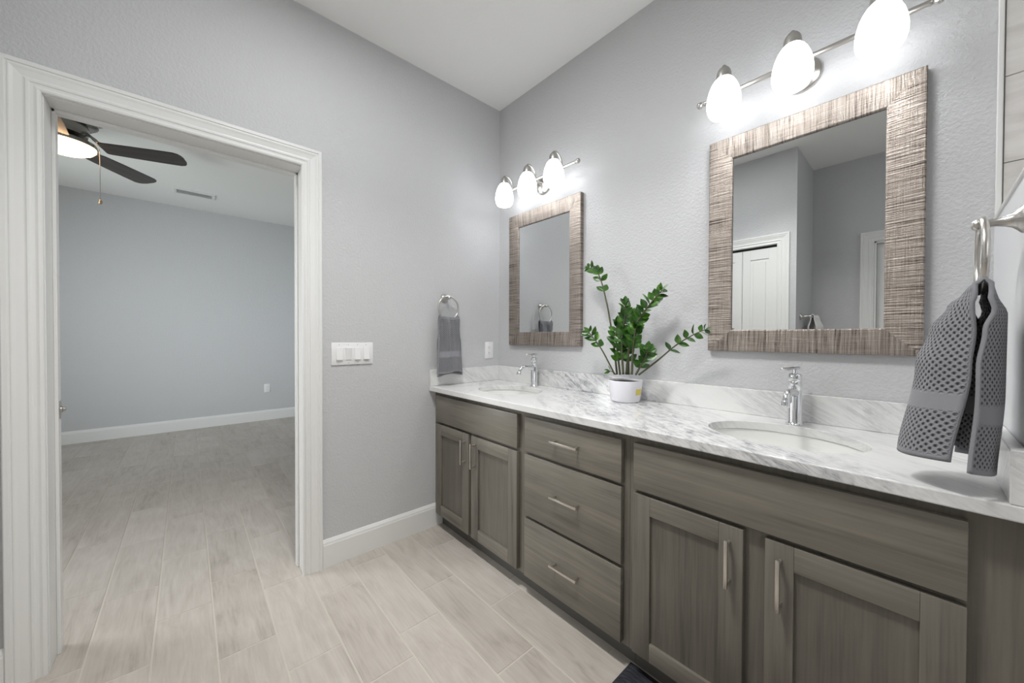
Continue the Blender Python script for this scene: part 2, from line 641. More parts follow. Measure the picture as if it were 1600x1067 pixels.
def smooth_path(pts, n=8):
    """Catmull-Rom"""
    P = [Vector(p) for p in pts]
    out = []
    for i in range(len(P)-1):
        p0 = P[max(i-1, 0)]; p1 = P[i]; p2 = P[i+1]; p3 = P[min(i+2, len(P)-1)]
        for k in range(n):
            t = k/n
            out.append(0.5*((2*p1)+(-p0+p2)*t+(2*p0-5*p1+4*p2-p3)*t*t+(-p0+3*p1-3*p2+p3)*t**3))
    out.append(P[-1])
    return out

def strip(bm, prof, path, closed_prof=False):
    """faces between copies of a profile: path = list of functions (u, d) -> point"""
    rings = [[bm.verts.new(Vector(f(u, d))) for (u, d) in prof] for f in path]
    for a, b in zip(rings[:-1], rings[1:]):
        for k in range(len(prof)-1):
            bm.faces.new((a[k], a[k+1], b[k+1], b[k]))
    bm.faces.new(rings[0])
    bm.faces.new(rings[-1][::-1])
    return rings

H = 2.803            # ceiling height
CT = 0.88            # counter top
XW = 2.162           # face of the low partition
BX = -4.158          # far bedroom wall
WT = 0.14            # door wall thickness
D1, D2 = -2.2, -2.87 # closet front, back wall
OY0, OY1, OZ = -2.050, -1.258, 2.015    # door opening between jambs

# ------------------------------------------------------------------ floor
bm = B()
rl = bm.loops.layers.color.new('rnd')
x_lo, x_hi, y_lo, y_hi = BX-0.1, 3.6, -4.7, 0.12
offs = {0: .22, 1: .493, 2: .10, 3: .228, 4: -.005, 5: -.225, 6: -.06, 7: -.37, 8: .05, 9: .31}
PW, PL, GAP = 0.18165, 0.5605, 0.0050
for row in range(-5, 24):
    ya = -0.515 - PW*row
    yb = ya - PW
    if yb > y_hi or ya < y_lo:
        continue
    o = offs.get(row, random.random()*PL)
    k0 = int(math.floor((x_lo-o)/PL))
    for k in range(k0, k0+18):
        xa, xb_ = o+PL*k, o+PL*(k+1)
        xa, xb_ = max(xa, x_lo), min(xb_, x_hi)
        if xb_-xa < 0.02:
            continue
        c = (random.random(), random.random(), random.random(), 1)
        y0_, y1_ = max(yb, y_lo)+GAP/2, min(ya, y_hi)-GAP/2
        if y1_-y0_ < 0.01:
            continue
        x0_, x1_ = xa+GAP/2, xb_-GAP/2
        e = 0.0012
        top = [bm.verts.new(p) for p in ((x0_+e, y0_+e, 0), (x1_-e, y0_+e, 0), (x1_-e, y1_-e, 0), (x0_+e, y1_-e, 0))]
        bot = [bm.verts.new(p) for p in ((x0_, y0_, -.003), (x1_, y0_, -.003), (x1_, y1_, -.003), (x0_, y1_, -.003))]
        fs = [bm.faces.new(top)]
        for q in range(4):
            fs.append(bm.faces.new((bot[q], bot[(q+1) % 4], top[(q+1) % 4], top[q])))
        for f in fs:
            for l in f.loops:
                l[rl] = c
nf = len(bm.faces)
box(bm, x_lo, x_hi, y_lo, y_hi, -0.12, -0.0012)
bm.faces.ensure_lookup_table()
for f in bm.faces[nf:]:
    f.material_index = 1
struct('floor', bm, [TILEWOOD, GROUT])

# ------------------------------------------------------------------ walls and ceiling
bm = B(); box(bm, BX-0.1, 3.6, -4.7, 0.12, H, H+0.1)
struct('ceiling', bm, CEIL)
bm = B()
box(bm, -WT, 0, OY1+0.012, 0.12, 0, H)
box(bm, -WT, 0, OY0-0.012, OY1+0.012, OZ+0.012, H)
box(bm, -WT, 0, -4.7, OY0-0.012, 0, H)
bmesh.ops.remove_doubles(bm, verts=bm.verts[:], dist=1e-5)
struct('wall_left', bm, WALL)
bm = B(); box(bm, 0, 3.6, 0, 0.12, 0, H); struct('wall_vanity', bm, WALL)
# closet block with a door recess in its front
CX0, CX1, CZT = 0.10, 1.181, 2.005
bm = B()
box(bm, 0, CX0, D1-0.12, D1, 0, H)
box(bm, CX1, 1.317, D2-0.12, D1, 0, H)
box(bm, CX0, CX1, D1-0.12, D1, CZT, H)
struct('wall_closet', bm, WALL)
BX0, BX1, BZT = 1.745, 2.52, 2.035
bm = B()
box(bm, 1.317, BX0, D2-0.12, D2, 0, H)
box(bm, BX1, 3.6, D2-0.12, D2, 0, H)
box(bm, BX0, BX1, D2-0.12, D2, BZT, H)
struct('wall_back', bm, WALL)
bm = B(); box(bm, 3.5, 3.6, D2, 0, 0, H); struct('wall_right', bm, WALL)
bm = B(); box(bm, BX-0.1, BX, -4.7, -0.3, 0, H); struct('wall_bedroom', bm, WALL)
bm = B(); box(bm, BX, -WT, -0.42, -0.3, 0, H); struct('wall_bedroom_right', bm, WALL)
bm = B(); box(bm, BX, -WT, -4.7, -4.6, 0, H); struct('wall_bedroom_left', bm, WALL)
# low partition at the end of the vanity
bm = B()
box(bm, XW, XW+0.12, -0.60, -0.0, 0.852, 1.505)
box(bm, 2.205, XW+0.12, -0.60, -0.0, 0, 0.852)
struct('wall_partition', bm, PALE)
bm = B(); box(bm, XW-0.004, XW+0.124, -0.605, -0.012, 1.505, 1.518, 0.004)
struct('trim_3', bm, TRIM)
# shower tile on the vanity wall beyond the partition
bm = B()
zs = [1.43, 1.665, 1.90, 2.135, 2.37, 2.605, H]
zz = [0.0, 0.25, 0.49, 0.725, 0.96, 1.195] + zs
for i in range(len(zz)-1):
    off = 0.0 if i % 2 else 0.24
    xs = [XW+0.012] + [XW+0.012+off+0.48*k for k in range(0, 4) if off+0.48*k > 0.02] + [3.5]
    for a, b_ in zip(xs[:-1], xs[1:]):
        if b_-a > 0.01:
            box(bm, a+0.001, b_-0.001, -0.009, -0.001, zz[i]+0.001, zz[i+1]-0.001, 0.0008, 1)
struct('wall_shower_tile', bm, SHTILE)
bm = B(); box(bm, XW, XW+0.011, -0.013, -0.0005, 1.519, H-0.001, 0.002)
struct('trim_4', bm, TRIM)

# ------------------------------------------------------------------ door casings, jambs, baseboards
CAS = [(0, 0), (0, .008), (.003, .012), (.009, .0135), (.014, .011), (.017, .010), (.024, .0105), (.027, .0135), (.033, .014),
       (.037, .011), (.040, .0105), (.058, .0145), (.066, .0175), (.069, .0175), (.071, .0155), (.074, .0155), (.076, .019), (.087, .019), (.09, .0165), (.09, 0)]
def casing(bm, a0, a1, zt, m3):
    """m3(a, d, z) -> point"""
    strip(bm, CAS, [lambda u, d: m3(a0-u, d, 0.0), lambda u, d: m3(a0-u, d, zt+u), lambda u, d: m3(a1+u, d, zt+u), lambda u, d: m3(a1+u, d, 0.0)])
bm = B()
casing(bm, OY0+0.005-0.008, OY1-0.005, OZ+0.004, lambda a, d, z: (0.0005+d, a, z))
struct('trim_1', bm, TRIM)
bm = B()
casing(bm, OY0-0.003, OY1-0.005, OZ+0.004, lambda a, d, z: (-WT-0.0005-d, a, z))
struct('trim_2', bm, TRIM)
# jamb with stop moulding on the bedroom side
bm = B()
JT = 0.012
box(bm, -WT, 0.0, OY0-JT, OY0, 0, OZ+JT, 0.0015)
box(bm, -WT, 0.0, OY1, OY1+JT, 0, OZ+JT, 0.0015)
box(bm, -WT, 0.0, OY0, OY1, OZ, OZ+JT, 0.0015)
box(bm, -0.128, -0.090, OY0, OY0+0.010, 0, OZ, 0.002)
box(bm, -0.128, -0.090, OY1-0.010, OY1, 0, OZ, 0.002)
box(bm, -0.128, -0.090, OY0, OY1, OZ-0.012, OZ, 0.002)
door1 = struct('door_1', bm, TRIM)
bm = B()
box(bm, -0.127, -0.099, OY0+0.010, OY0+0.0125, 0.875, 0.94, 0.001)
lathe(bm, [(0.0, 0.0), (0.011, 0.0), (0.011, 0.004), (0.007, 0.006), (0.007, 0.009), (0.008, 0.011), (0.006, 0.013), (0, 0.0135)], (-0.113, OY0+0.012, 0.909), 'y', 16)
obj('strike_plate', bm, NICKEL, door1, smooth=True, auto=35)

BB = [(0.0, 0.0), (0.0150, 0.0), (0.0150, 0.112), (0.0135, 0.117), (0.0125, 0.119), (0.0125, 0.123), (0.0105, 0.129), (0.007, 0.134), (0.0055, 0.138), (0.003, 0.1405), (0, 0.1405)]
def baseboard(name, p0, p1, nrm):
    bm = B()
    p0, p1, nrm = Vector(p0), Vector(p1), Vector(nrm)
    strip(bm, BB, [lambda u, d: p0+nrm*(u+0.0004)+Vector((0, 0, d+0.0003)), lambda u, d: p1+nrm*(u+0.0004)+Vector((0, 0, d+0.0003))])
    return struct(name, bm, TRIM)
baseboard('baseboard_left', (0, OY1+0.086, 0), (0, -0.475, 0), (1, 0, 0))
baseboard('baseboard_left_end', (0, D1+0.001, 0), (0, OY0-0.094, 0), (1, 0, 0))
baseboard('baseboard_bedroom', (BX, -4.59, 0), (BX, -0.421, 0), (1, 0, 0))
baseboard('baseboard_back', (1.333, D2, 0), (BX0-0.095, D2, 0), (0, 1, 0))
baseboard('baseboard_return', (1.317, D2+0.016, 0), (1.317, D1+0.0, 0), (1, 0, 0))

# closet and back doors (seen in the large mirror)
bm = B()
casing(bm, CX0+0.0, CX1, CZT, lambda a, d, z: (a, D1+0.0005+d, z))
struct('trim_5', bm, TRIM)
def panel_door(bm, x0, x1, yf, z0, z1, th, panels, st):
    box(bm, x0, x1, yf-th, yf-0.006, z0, z1)
    prev = None
    zc = [z0]+[v for p in panels for v in p]+[z1]
    box(bm, x0, x0+st, yf-0.006, yf, z0, z1, 0.001)
    box(bm, x1-st, x1, yf-0.006, yf, z0, z1, 0.001)
    for i in range(0, len(zc), 2):
        box(bm, x0+st, x1-st, yf-0.006, yf, zc[i], zc[i+1], 0.001)
    for (a, b_) in panels:
        box(bm, x0+st+0.022, x1-st-0.022, yf-0.006, yf-0.0012, a+0.022, b_-0.022, 0.004)
bm = B()
wl = (CX1-CX0)/4
for k in range(4):
    panel_door(bm, CX0+wl*k+0.002, CX0+wl*(k+1)-0.002, D1-0.012, 0.012, CZT-0.02, 0.033, [(0.16, 0.86), (1.0, CZT-0.11)], 0.062)
d2 = struct('door_2', bm, TRIM)
bm = B(); box(bm, CX0, CX1, D1-0.05, D1-0.014, CZT-0.018, CZT-0.001)
obj('door_track', bm, DARK_GAP, d2)
bm = B()
lathe(bm, [(0, 0), (0.008, 0), (0.007, 0.012), (0.015, 0.022), (0.012, 0.03), (0, 0.032)], (CX0+wl*2.1+0.03, D1-0.0125, 0.93), 'y', 16)
obj('door_knob', bm, NICKEL, d2, smooth=True)
bm = B()
casing(bm, BX0, BX1, BZT, lambda a, d, z: (a, D2+0.0005+d, z))
struct('trim_6', bm, TRIM)
bm = B()
box(bm, BX0, BX0+0.012, D2-0.119, D2, 0, BZT)
box(bm, BX1-0.012, BX1, D2-0.119, D2, 0, BZT)
box(bm, BX0, BX1, D2-0.119, D2, BZT-0.012, BZT)
panel_door(bm, BX0+0.014, BX1-0.014, D2-0.06, 0.012, BZT-0.015, 0.035, [(0.22, 0.86), (1.02, BZT-0.15)], 0.11)
d3 = struct('door_3', bm, TRIM)
bm = B()
lathe(bm, [(0, 0), (0.03, 0), (0.03, 0.006), (0.010, 0.010), (0.010, 0.03), (0.026, 0.04), (0.026, 0.055), (0.015, 0.064), (0, 0.065)], (BX0+0.07, D2-0.0605, 0.93), 'y', 20)
obj('door_knob', bm, NICKEL, d3, smooth=True)

# ------------------------------------------------------------------ vanity cabinets
FY = -0.52      # face frame plane
DY = -0.5415    # door faces
def pull(parent, p0, p1):
    """square bar pull between the two post positions, standing off the front by 3 cm"""
    bm = B()
    p0, p1 = Vector(p0), Vector(p1)
    d = (p1-p0).normalized()
    for p in (p0+d*0.008, p1-d*0.008):
        box(bm, p.x-0.004, p.x+0.004, DY-0.024, DY+0.0005, p.z-0.004, p.z+0.004, 0.0008, 1)
    a, b_ = p0, p1
    box(bm, min(a.x, b_.x)-0.0045, max(a.x, b_.x)+0.0045, DY-0.032, DY-0.023, min(a.z, b_.z)-0.0045, max(a.z, b_.z)+0.0045, 0.0012, 2)
    return obj('handle', bm, STEEL_PULL, parent, smooth=True, auto=30)
def slab_front(name, parent, x0, x1, z0, z1, handle=True):
    bm = B(); box(bm, x0, x1, DY, FY-0.0005, z0, z1, 0.002, 2)
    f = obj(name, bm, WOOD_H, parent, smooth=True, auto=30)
    if handle:
        xc, zc = (x0+x1)/2, (z0+z1)/2
        pull(f, (xc-0.066, 0, zc+0.006), (xc+0.066, 0, zc+0.006))
    return f
def shaker(parent, x0, x1, z0, z1, side):
    s = 0.062
    bm = B()
    box(bm, x0, x0+s, DY, FY-0.0005, z0, z1, 0.0015)
    box(bm, x1-s, x1, DY, FY-0.0005, z0, z1, 0.0015)
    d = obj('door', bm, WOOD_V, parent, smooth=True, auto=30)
    for za in (z0, z1-s):
        bm = B(); box(bm, x0+s, x1-s, DY, FY-0.0005, za, za+s, 0.0012)
        obj('rail', bm, WOOD_H, d, smooth=True, auto=30)
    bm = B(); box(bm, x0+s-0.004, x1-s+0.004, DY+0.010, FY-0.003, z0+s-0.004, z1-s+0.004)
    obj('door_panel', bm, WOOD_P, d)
    hx = x1-0.034 if side > 0 else x0+0.034
    pull(d, (hx, 0, 0.489), (hx, 0, 0.615))
    return d
def carcass(parent, x0, x1, frame_rails, stiles, tx1=None):
    bm = B()
    y1 = -0.004
    for xa, xb_ in ((x0, x0+0.016), (x1-0.016, x1)):
        box(bm, xa, xb_, FY+0.019, y1, 0.085, 0.849)
    box(bm, x0+0.016, x1-0.016, FY+0.019, y1, 0.085, 0.10)
    box(bm, x0+0.016, x1-0.016, y1-0.006, y1, 0.10, 0.849)
    obj('body', bm, WOOD_V, parent)
    bm = B()
    for (xa, xb_) in stiles:
        box(bm, xa, xb_, FY, FY+0.019, 0.085, 0.849)
    for (za, zb) in frame_rails:
        box(bm, x0+0.002, x1-0.002, FY+0.0003, FY+0.0187, za, zb)
    obj('face_frame', bm, WOOD_V, parent)
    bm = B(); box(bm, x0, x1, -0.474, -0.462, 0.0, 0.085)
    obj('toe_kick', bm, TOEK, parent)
X1, X2, X3 = 0.81, 1.352, 2.203
cab = thing('vanity_cabinet', 'grey stained sink cabinet with two doors, beside the doorway wall', 'cabinet', group='vanity cabinets')
carcass(cab, 0.004, X1-0.0005, [(0.085, 0.115), (0.635, 0.675), (0.815, 0.849)], [(0.004, 0.05), (0.378, 0.432), (X1-0.045, X1-0.0005)])
slab_front('false_drawer_front', cab, 0.042, 0.783, 0.667, 0.826, False)
shaker(cab, 0.042, 0.392, 0.100, 0.652, 1)
shaker(cab, 0.416, 0.783, 0.100, 0.652, -1)
cab = thing('vanity_cabinet', 'grey stained cabinet of three stacked drawers, middle unit of the vanity', 'cabinet', group='vanity cabinets')
carcass(cab, X1+0.0005, X2-0.0005, [(0.085, 0.115), (0.355, 0.39), (0.64, 0.675), (0.815, 0.849)], [(X1+0.0005, X1+0.045), (X2-0.045, X2-0.0005)])
slab_front('drawer', cab, 0.833, 1.329, 0.668, 0.823)
slab_front('drawer', cab, 0.833, 1.329, 0.377, 0.654)
slab_front('drawer', cab, 0.833, 1.329, 0.098, 0.363)
cab = thing('vanity_cabinet', 'grey stained sink cabinet with two wide doors, nearest the low partition', 'cabinet', group='vanity cabinets')
carcass(cab, X2+0.0005, X3, [(0.085, 0.115), (0.635, 0.675), (0.815, 0.849)], [(X2+0.0005, X2+0.05), (1.70, 1.768), (2.075, X3)])
slab_front('false_drawer_front', cab, 1.376, 2.096, 0.665, 0.823, False)
shaker(cab, 1.374, 1.708, 0.100, 0.651, 1)
shaker(cab, 1.759, 2.096, 0.100, 0.651, -1)
bm = B(); box(bm, 0.0006, 0.0038, FY-0.003, FY+0.012, 0.142, 0.849)
struct('trim_7', bm, CAULK)

# ------------------------------------------------------------------ countertop
S_A, S_B = 0.205, 0.163
SINKS = [(0.440, -0.285), (1.737, -0.285)]
top = thing('countertop', 'white marble countertop with grey veins along the vanity', 'countertop')
bm = B()
def loop(pts):
    v = [bm.verts.new(p) for p in pts]
    return [bm.edges.new((v[i], v[(i+1) % len(v)])) for i in range(len(v))]
es = loop([(0.002, -0.564, CT), (XW-0.002, -0.564, CT), (XW-0.002, -0.002, CT), (0.002, -0.002, CT)])
for (sx, sy) in SINKS:
    es += loop([(sx+S_A*math.cos(2*PI*k/64), sy+S_B*math.sin(2*PI*k/64), CT) for k in range(64)])
bmesh.ops.triangle_fill(bm, use_beauty=True, use_dissolve=False, edges=es)
for f in bm.faces:
    if f.normal.z < 0:
        f.normal_flip()
ext = bmesh.ops.extrude_face_region(bm, geom=bm.faces[:])
for v in [g for g in ext['geom'] if isinstance(g, bmesh.types.BMVert)]:
    v.co.z -= 0.030
slab = obj('counter_slab', bm, MARBLE, top)
bv = slab.modifiers.new('edge', 'BEVEL'); bv.width = 0.003; bv.segments = 2; bv.limit_method = 'ANGLE'; bv.angle_limit = math.radians(50)
bm = B(); box(bm, 0.022, XW-0.022, -0.021, -0.0015, CT+0.0003, CT+0.1005, 0.002)
obj('backsplash', bm, MARBLE, top)
bm = B(); box(bm, 0.0015, 0.0215, -0.563, -0.0015, CT+0.0003, CT+0.1005, 0.002)
obj('side_splash', bm, MARBLE, top)
bm = B(); box(bm, XW-0.0215, XW-0.0015, -0.563, -0.0015, CT+0.0003, CT+0.1005, 0.002)
obj('side_splash', bm, MARBLE, top)

def sink(label, sx, sy):
    t = thing('sink', label, 'sink', (sx, sy, 0.8495), group='undermount sinks')
    prof = []
    for k in range(0, 17):
        a = k/16*PI/2
        prof.append((math.cos(a)**0.55*(S_A+0.004) if k < 16 else 0.022, -0.0005-0.135*math.sin(a)**1.1))
    prof = [(S_A+0.022, -0.010), (S_A+0.022, -0.0005), (S_A+0.004, -0.0005)] + prof[1:]
    prof += [(0.030, -0.148)] + [(r+0.008, h-0.010) for (r, h) in prof[-2:2:-1]] + [(S_A+0.022, -0.010)]
    bm = B()
    lathe(bm, prof, (0, 0, 0), 'z', 64, (S_B+0.004)/(S_A+0.004))
    obj('basin', bm, PORCELAIN, t, smooth=True, auto=50)
    bm = B()
    lathe(bm, [(0, -0.133), (0.016, -0.1325), (0.019, -0.132), (0.021, -0.134), (0.021, -0.15), (0, -0.15)], (0, 0, 0), 'z', 24)
    obj('drain', bm, CHROME, t, smooth=True)
    return t
s1 = sink('white oval undermount sink in the counter beside the doorway wall', *SINKS[0])
s2 = dup(s1, (SINKS[1][0], SINKS[1][1], 0.8495), label='white oval undermount sink in the counter nearest the partition')

def faucet(label, x, y):
    t = thing('faucet', label, 'faucet', (x, y, CT+0.0005), group='chrome faucets')
    bm = B()
    lathe(bm, [(0, 0), (0.026, 0), (0.026, 0.003), (0.0225, 0.006), (0.021, 0.012), (0.0205, 0.118), (0.0195, 0.1195), (0.0195, 0.1215),
               (0.0205, 0.123), (0.0205, 0.150), (0.0195, 0.151), (0.0195, 0.153), (0.0205, 0.1545), (0.0205, 0.172), (0.0185, 0.177), (0.010, 0.180), (0, 0.1805)], seg=32)
    obj('body', bm, CHROME, t, smooth=True, auto=40)
    bm = B()
    pth = smooth_path([(0, -0.012, 0.112), (0, -0.045, 0.117), (0, -0.085, 0.121), (0, -0.108, 0.117), (0, -0.120, 0.104), (0, -0.126, 0.090)], 6)
    n = len(pth)
    tube(bm, pth, [0.0155-0.005*min(1, i/(n*0.45)) for i in range(n)], 20)
    obj('spout', bm, CHROME, t, smooth=True, auto=50)
    bm = B()
    d = Vector((0, -0.45, -1)).normalized()
    q = Vector((0, -0.1255, 0.0925))
    tube(bm, [q, q+d*0.002, q+d*0.0025, q+d*0.016], [0.0125, 0.013, 0.013, 0.0125], 20)
    obj('aerator', bm, CHROME, t, smooth=True, auto=40)
    bm = B()
    lathe(bm, [(0, 0.178), (0.007, 0.178), (0.006, 0.192), (0, 0.192)], seg=16)
    tube(bm, [(0, 0.022, 0.1965), (0, 0.018, 0.197), (0, -0.060, 0.196), (0, -0.070, 0.195), (0, -0.074, 0.1945)], [0.0045, 0.0058, 0.0052, 0.0050, 0.003], 14)
    obj('lever', bm, CHROME, t, smooth=True, auto=50)
    return t
f1 = faucet('chrome single-lever faucet behind the sink beside the doorway wall', 0.432, -0.076)
f2 = dup(f1, (1.735, -0.088, CT+0.0005), label='chrome single-lever faucet behind the sink nearest the partition')
for c in f2.children:
    if c.name.startswith('lever'):
        c.rotation_euler = (0, 0, math.radians(-20))     # this lever is swung to the left

# ------------------------------------------------------------------ mirrors
MW, MH, MR = 0.611, 0.872, 0.086
def mirror(label, x, z):
    t = thing('framed_mirror', label, 'mirror', (x, -0.001, z), group='framed mirrors over the vanity')
    bm = B()
    uvl = bm.loops.layers.uv.new('UVMap')
    prof = [(0.0, 0.0), (0.0, -0.024), (0.003, -0.0265), (0.010, -0.0265), (MR*0.5, -0.024), (MR-0.010, -0.0205), (MR-0.004, -0.0200), (MR, -0.0180), (MR, -0.010)]
    cs = [(-1, -1), (1, -1), (1, 1), (-1, 1)]
    def pt(ci, u, d):
        sx_, sz_ = cs[ci]
        return Vector((sx_*(MW/2-u), d, sz_*(MH/2-u)))
    for i in range(4):
        j = (i+1) % 4
        a = [bm.verts.new(pt(i, u, d)) for (u, d) in prof]
        b_ = [bm.verts.new(pt(j, u, d)) for (u, d) in prof]
        horiz = (i % 2 == 0)
        acc = 0
        for k in range(len(prof)-1):
            l2 = acc+math.dist(prof[k], prof[k+1])
            f = bm.faces.new((a[k], b_[k], b_[k+1], a[k+1]))
            for lp, (vv, cross) in zip(f.loops, ((a[k], acc), (b_[k], acc), (b_[k+1], l2), (a[k+1], l2))):
                along = vv.co.x if horiz else vv.co.z
                lp[uvl].uv = (along+3.1*i, cross+1.7*i)
            acc = l2
    # back
    f = bm.faces.new([bm.verts.new(pt(i, 0, 0)) for i in range(4)])
    obj('frame', bm, FRAME, t)
    bm = B(); box(bm, -(MW/2-MR)-0.004, (MW/2-MR)+0.004, -0.0115, -0.004, -(MH/2-MR)-0.004, (MH/2-MR)+0.004)
    obj('mirror_glass', bm, MIRROR, t)
    return t
m1 = mirror('framed mirror reflecting the towel ring, above the sink beside the doorway wall', 0.4414, 1.5675)
m2 = dup(m1, (1.7292, -0.001, 1.5655), label='framed mirror reflecting white closet door, nearest the partition')

# ------------------------------------------------------------------ vanity lights
def vanity_light(label, x, z):
    t = thing('vanity_light', label, 'light', (x, 0, z), group='three-globe vanity lights')
    yb, ya = -0.078, -0.150
    bm = B()
    tube(bm, [(-0.315, yb, 0), (0.315, yb, 0)], 0.0085, 16)
    obj('bar', bm, NICKEL, t, smooth=True, auto=50)
    for s in (-1, 1):
        bm = B()
        lathe(bm, [(0, 0.0), (0.010, 0.0), (0.010, 0.006), (0.007, 0.009), (0.012, 0.015), (0.0135, 0.021), (0.011, 0.028), (0.005, 0.032), (0, 0.0325)], (0, 0, 0), 'x', 20)
        for v in bm.verts:
            v.co = Vector((s*(0.305+v.co.x), yb+v.co.y, v.co.z))
        obj('finial', bm, NICKEL, t, smooth=True, auto=50)
    bm = B()
    lathe(bm, [(0, -0.026), (0.028, -0.025), (0.042, -0.020), (0.052, -0.013), (0.058, -0.010), (0.060, -0.003), (0.060, -0.0005), (0, -0.0005)], (0, 0, -0.012), 'y', 40)
    tube(bm, [(0, -0.02, -0.008), (0, yb, 0)], 0.011, 16)
    obj('backplate', bm, NICKEL, t, smooth=True, auto=50)
    for dx in (-0.2115, 0, 0.2115):
        bm = B()
        tube(bm, smooth_path([(dx, yb, 0.004), (dx, yb-0.006, 0.036), (dx, yb-0.026, 0.062), (dx, ya+0.022, 0.073), (dx, ya, 0.066), (dx, ya, 0.055)], 7), 0.0052, 12)
        obj('arm', bm, NICKEL, t, smooth=True)
        bm = B()
        lathe(bm, [(0, 0.068), (0.006, 0.067), (0.009, 0.062), (0.015, 0.058), (0.021, 0.050), (0.0245, 0.040), (0.026, 0.026), (0.0265, 0.016), (0.024, 0.015), (0, 0.0155)], (dx, ya, 0), 'z', 28)
        obj('socket_cap', bm, NICKEL, t, smooth=True, auto=50)
        bm = B()
        outer = [(0.026, 0.018), (0.034, 0.009), (0.042, -0.004), (0.050, -0.024), (0.0555, -0.046), (0.058, -0.068), (0.0575, -0.086), (0.054, -0.102), (0.0475, -0.116), (0.044, -0.120)]
        inner = [(r-0.004, h) for (r, h) in outer[::-1]]
        lathe(bm, [(0, 0.0185)]+outer+inner[:-1]+[(0, 0.008)], (dx, ya, 0), 'z', 36)
        obj('shade', bm, OPAL, t, smooth=True)
        bm = B()
        lathe(bm, [(0, -0.012), (0.012, -0.014), (0.016, -0.03), (0.026, -0.05), (0.029, -0.065), (0.025, -0.082), (0.014, -0.092), (0, -0.095)], (dx, ya, 0), 'z', 20)
        obj('bulb', bm, BULB, t, smooth=True)
    return t
v1 = vanity_light('lit vanity light above the mirror beside the doorway wall', 0.4414, 2.152)
v2 = dup(v1, (1.7292, 0, 2.152), label='lit vanity light above the mirror nearest the partition, right globe cropped by the frame')

# ------------------------------------------------------------------ towel rings and towels
def towel_ring(label, loc, rz):
    """local +X is away from the wall"""
    t = thing('towel_ring', label, 'towel ring', loc, rz, 'nickel towel rings')
    bm = B()
    lathe(bm, [(0, 0.0005), (0.026, 0.0005), (0.027, 0.004), (0.0255, 0.008), (0.019, 0.013), (0.014, 0.018), (0.0105, 0.026), (0.008, 0.036), (0.0075, 0.048), (0.009, 0.052),
               (0.0105, 0.057), (0.0105, 0.062), (0.007, 0.067), (0, 0.068)], (0, 0, 0), 'x', 28)
    obj('mount', bm, NICKEL, t, smooth=True, auto=50)
    bm = B()
    tube(bm, [(0.054, 0.072*math.sin(2*PI*k/56), -0.064+0.072*math.cos(2*PI*k/56)) for k in range(56)], 0.0058, 12, closed=True)
    obj('ring', bm, NICKEL, t, smooth=True)
    return t

def lerp_tab(tab, x):
    if x <= tab[0][0]:
        return tab[0][1]
    for (a, va), (b_, vb) in zip(tab[:-1], tab[1:]):
        if x <= b_:
            k = (x-a)/(b_-a)
            k = k*k*(3-2*k)
            return va+(vb-va)*k
    return tab[-1][1]

def towel(name, label, loc, rz, mat, front, back, w, lf, lb, curl, seed, pleat=0.013, curl_b=None, far=(1.0, 1.0), group='hand towels on rings'):
    """draped over the ring: loc = ring bottom centre on the wall plane; front/back = tables of
    distance from the wall against drop; w = table of half width; lf/lb = drop of either layer"""
    bm = B()
    uvl = bm.loops.layers.uv.new('UVMap')
    bl = bm.verts.layers.float.new('band')
    NT, NS = 46, 44
    rows = []
    topx = 0.054
    ss = [-1+2*k/(2*NS) for k in range(2*NS+1)]
    rnd = random.Random(seed)
    ph = [rnd.random()*6.28 for _ in range(4)]
    acc = 0
    for s in ss:
        row = []
        fr = s < 0
        L = lf if fr else lb
        D = abs(s)*L
        off = lerp_tab(front if fr else back, D)
        hw = lerp_tab(w, D)
        c = lerp_tab([(0, 0.0), (0.03, 0.30), (0.08, 0.72), (0.15, 0.95), (L, 1.0)], D)
        for j in range(NT+1):
            t = -1+2*j/NT
            y = t*hw
            sg = 1 if fr else -1
            pl = pleat*(0.35+0.65*math.exp(-((D-0.05)/0.16)**2))*(math.cos(6.2*t+ph[0])+0.4*math.cos(11.5*t+ph[1]))*min(1, D/0.02)
            cu = (curl if fr or curl_b is None else curl_b)*c*(abs(t)**2.6)
            if t < 0:
                cu *= far[0] if fr else far[1]
            pl *= 1-0.75*t*t
            x = off+sg*pl*(1.0 if fr else 0.5)-sg*cu
            z = -D+0.010*(t*t)*max(0, 1-D/0.05)+0.010*math.sqrt(max(0, 1-(D/0.014)**2 if D < 0.014 else 0))
            z += -0.006*math.cos(3*t+ph[2])*(D/L)**3
            x = max(x, 0.007)
            v = bm.verts.new((x, y, z))
            fd = L-D
            v[bl] = 1.0 if (0.095 < fd < 0.133 or fd < 0.012 or abs(t) > 0.965) else 0.0
            row.append(v)
        rows.append(row)
    for i in range(len(rows)-1):
        for j in range(NT):
            f = bm.faces.new((rows[i][j], rows[i+1][j], rows[i+1][j+1], rows[i][j+1]))
            for lp, (ii, jj) in zip(f.loops, ((i, j), (i+1, j), (i+1, j+1), (i, j+1))):
                s = ss[ii]
                lp[uvl].uv = (jj/NT*0.30, s*(lf if s < 0 else lb))
    o = obj(name, bm, mat, smooth=True, loc=loc)
    o.rotation_euler = (0, 0, rz)
    so = o.modifiers.new('cloth', 'SOLIDIFY'); so.thickness = 0.007; so.offset = 0.0
    tag(o, label, 'towel', group)
    return o

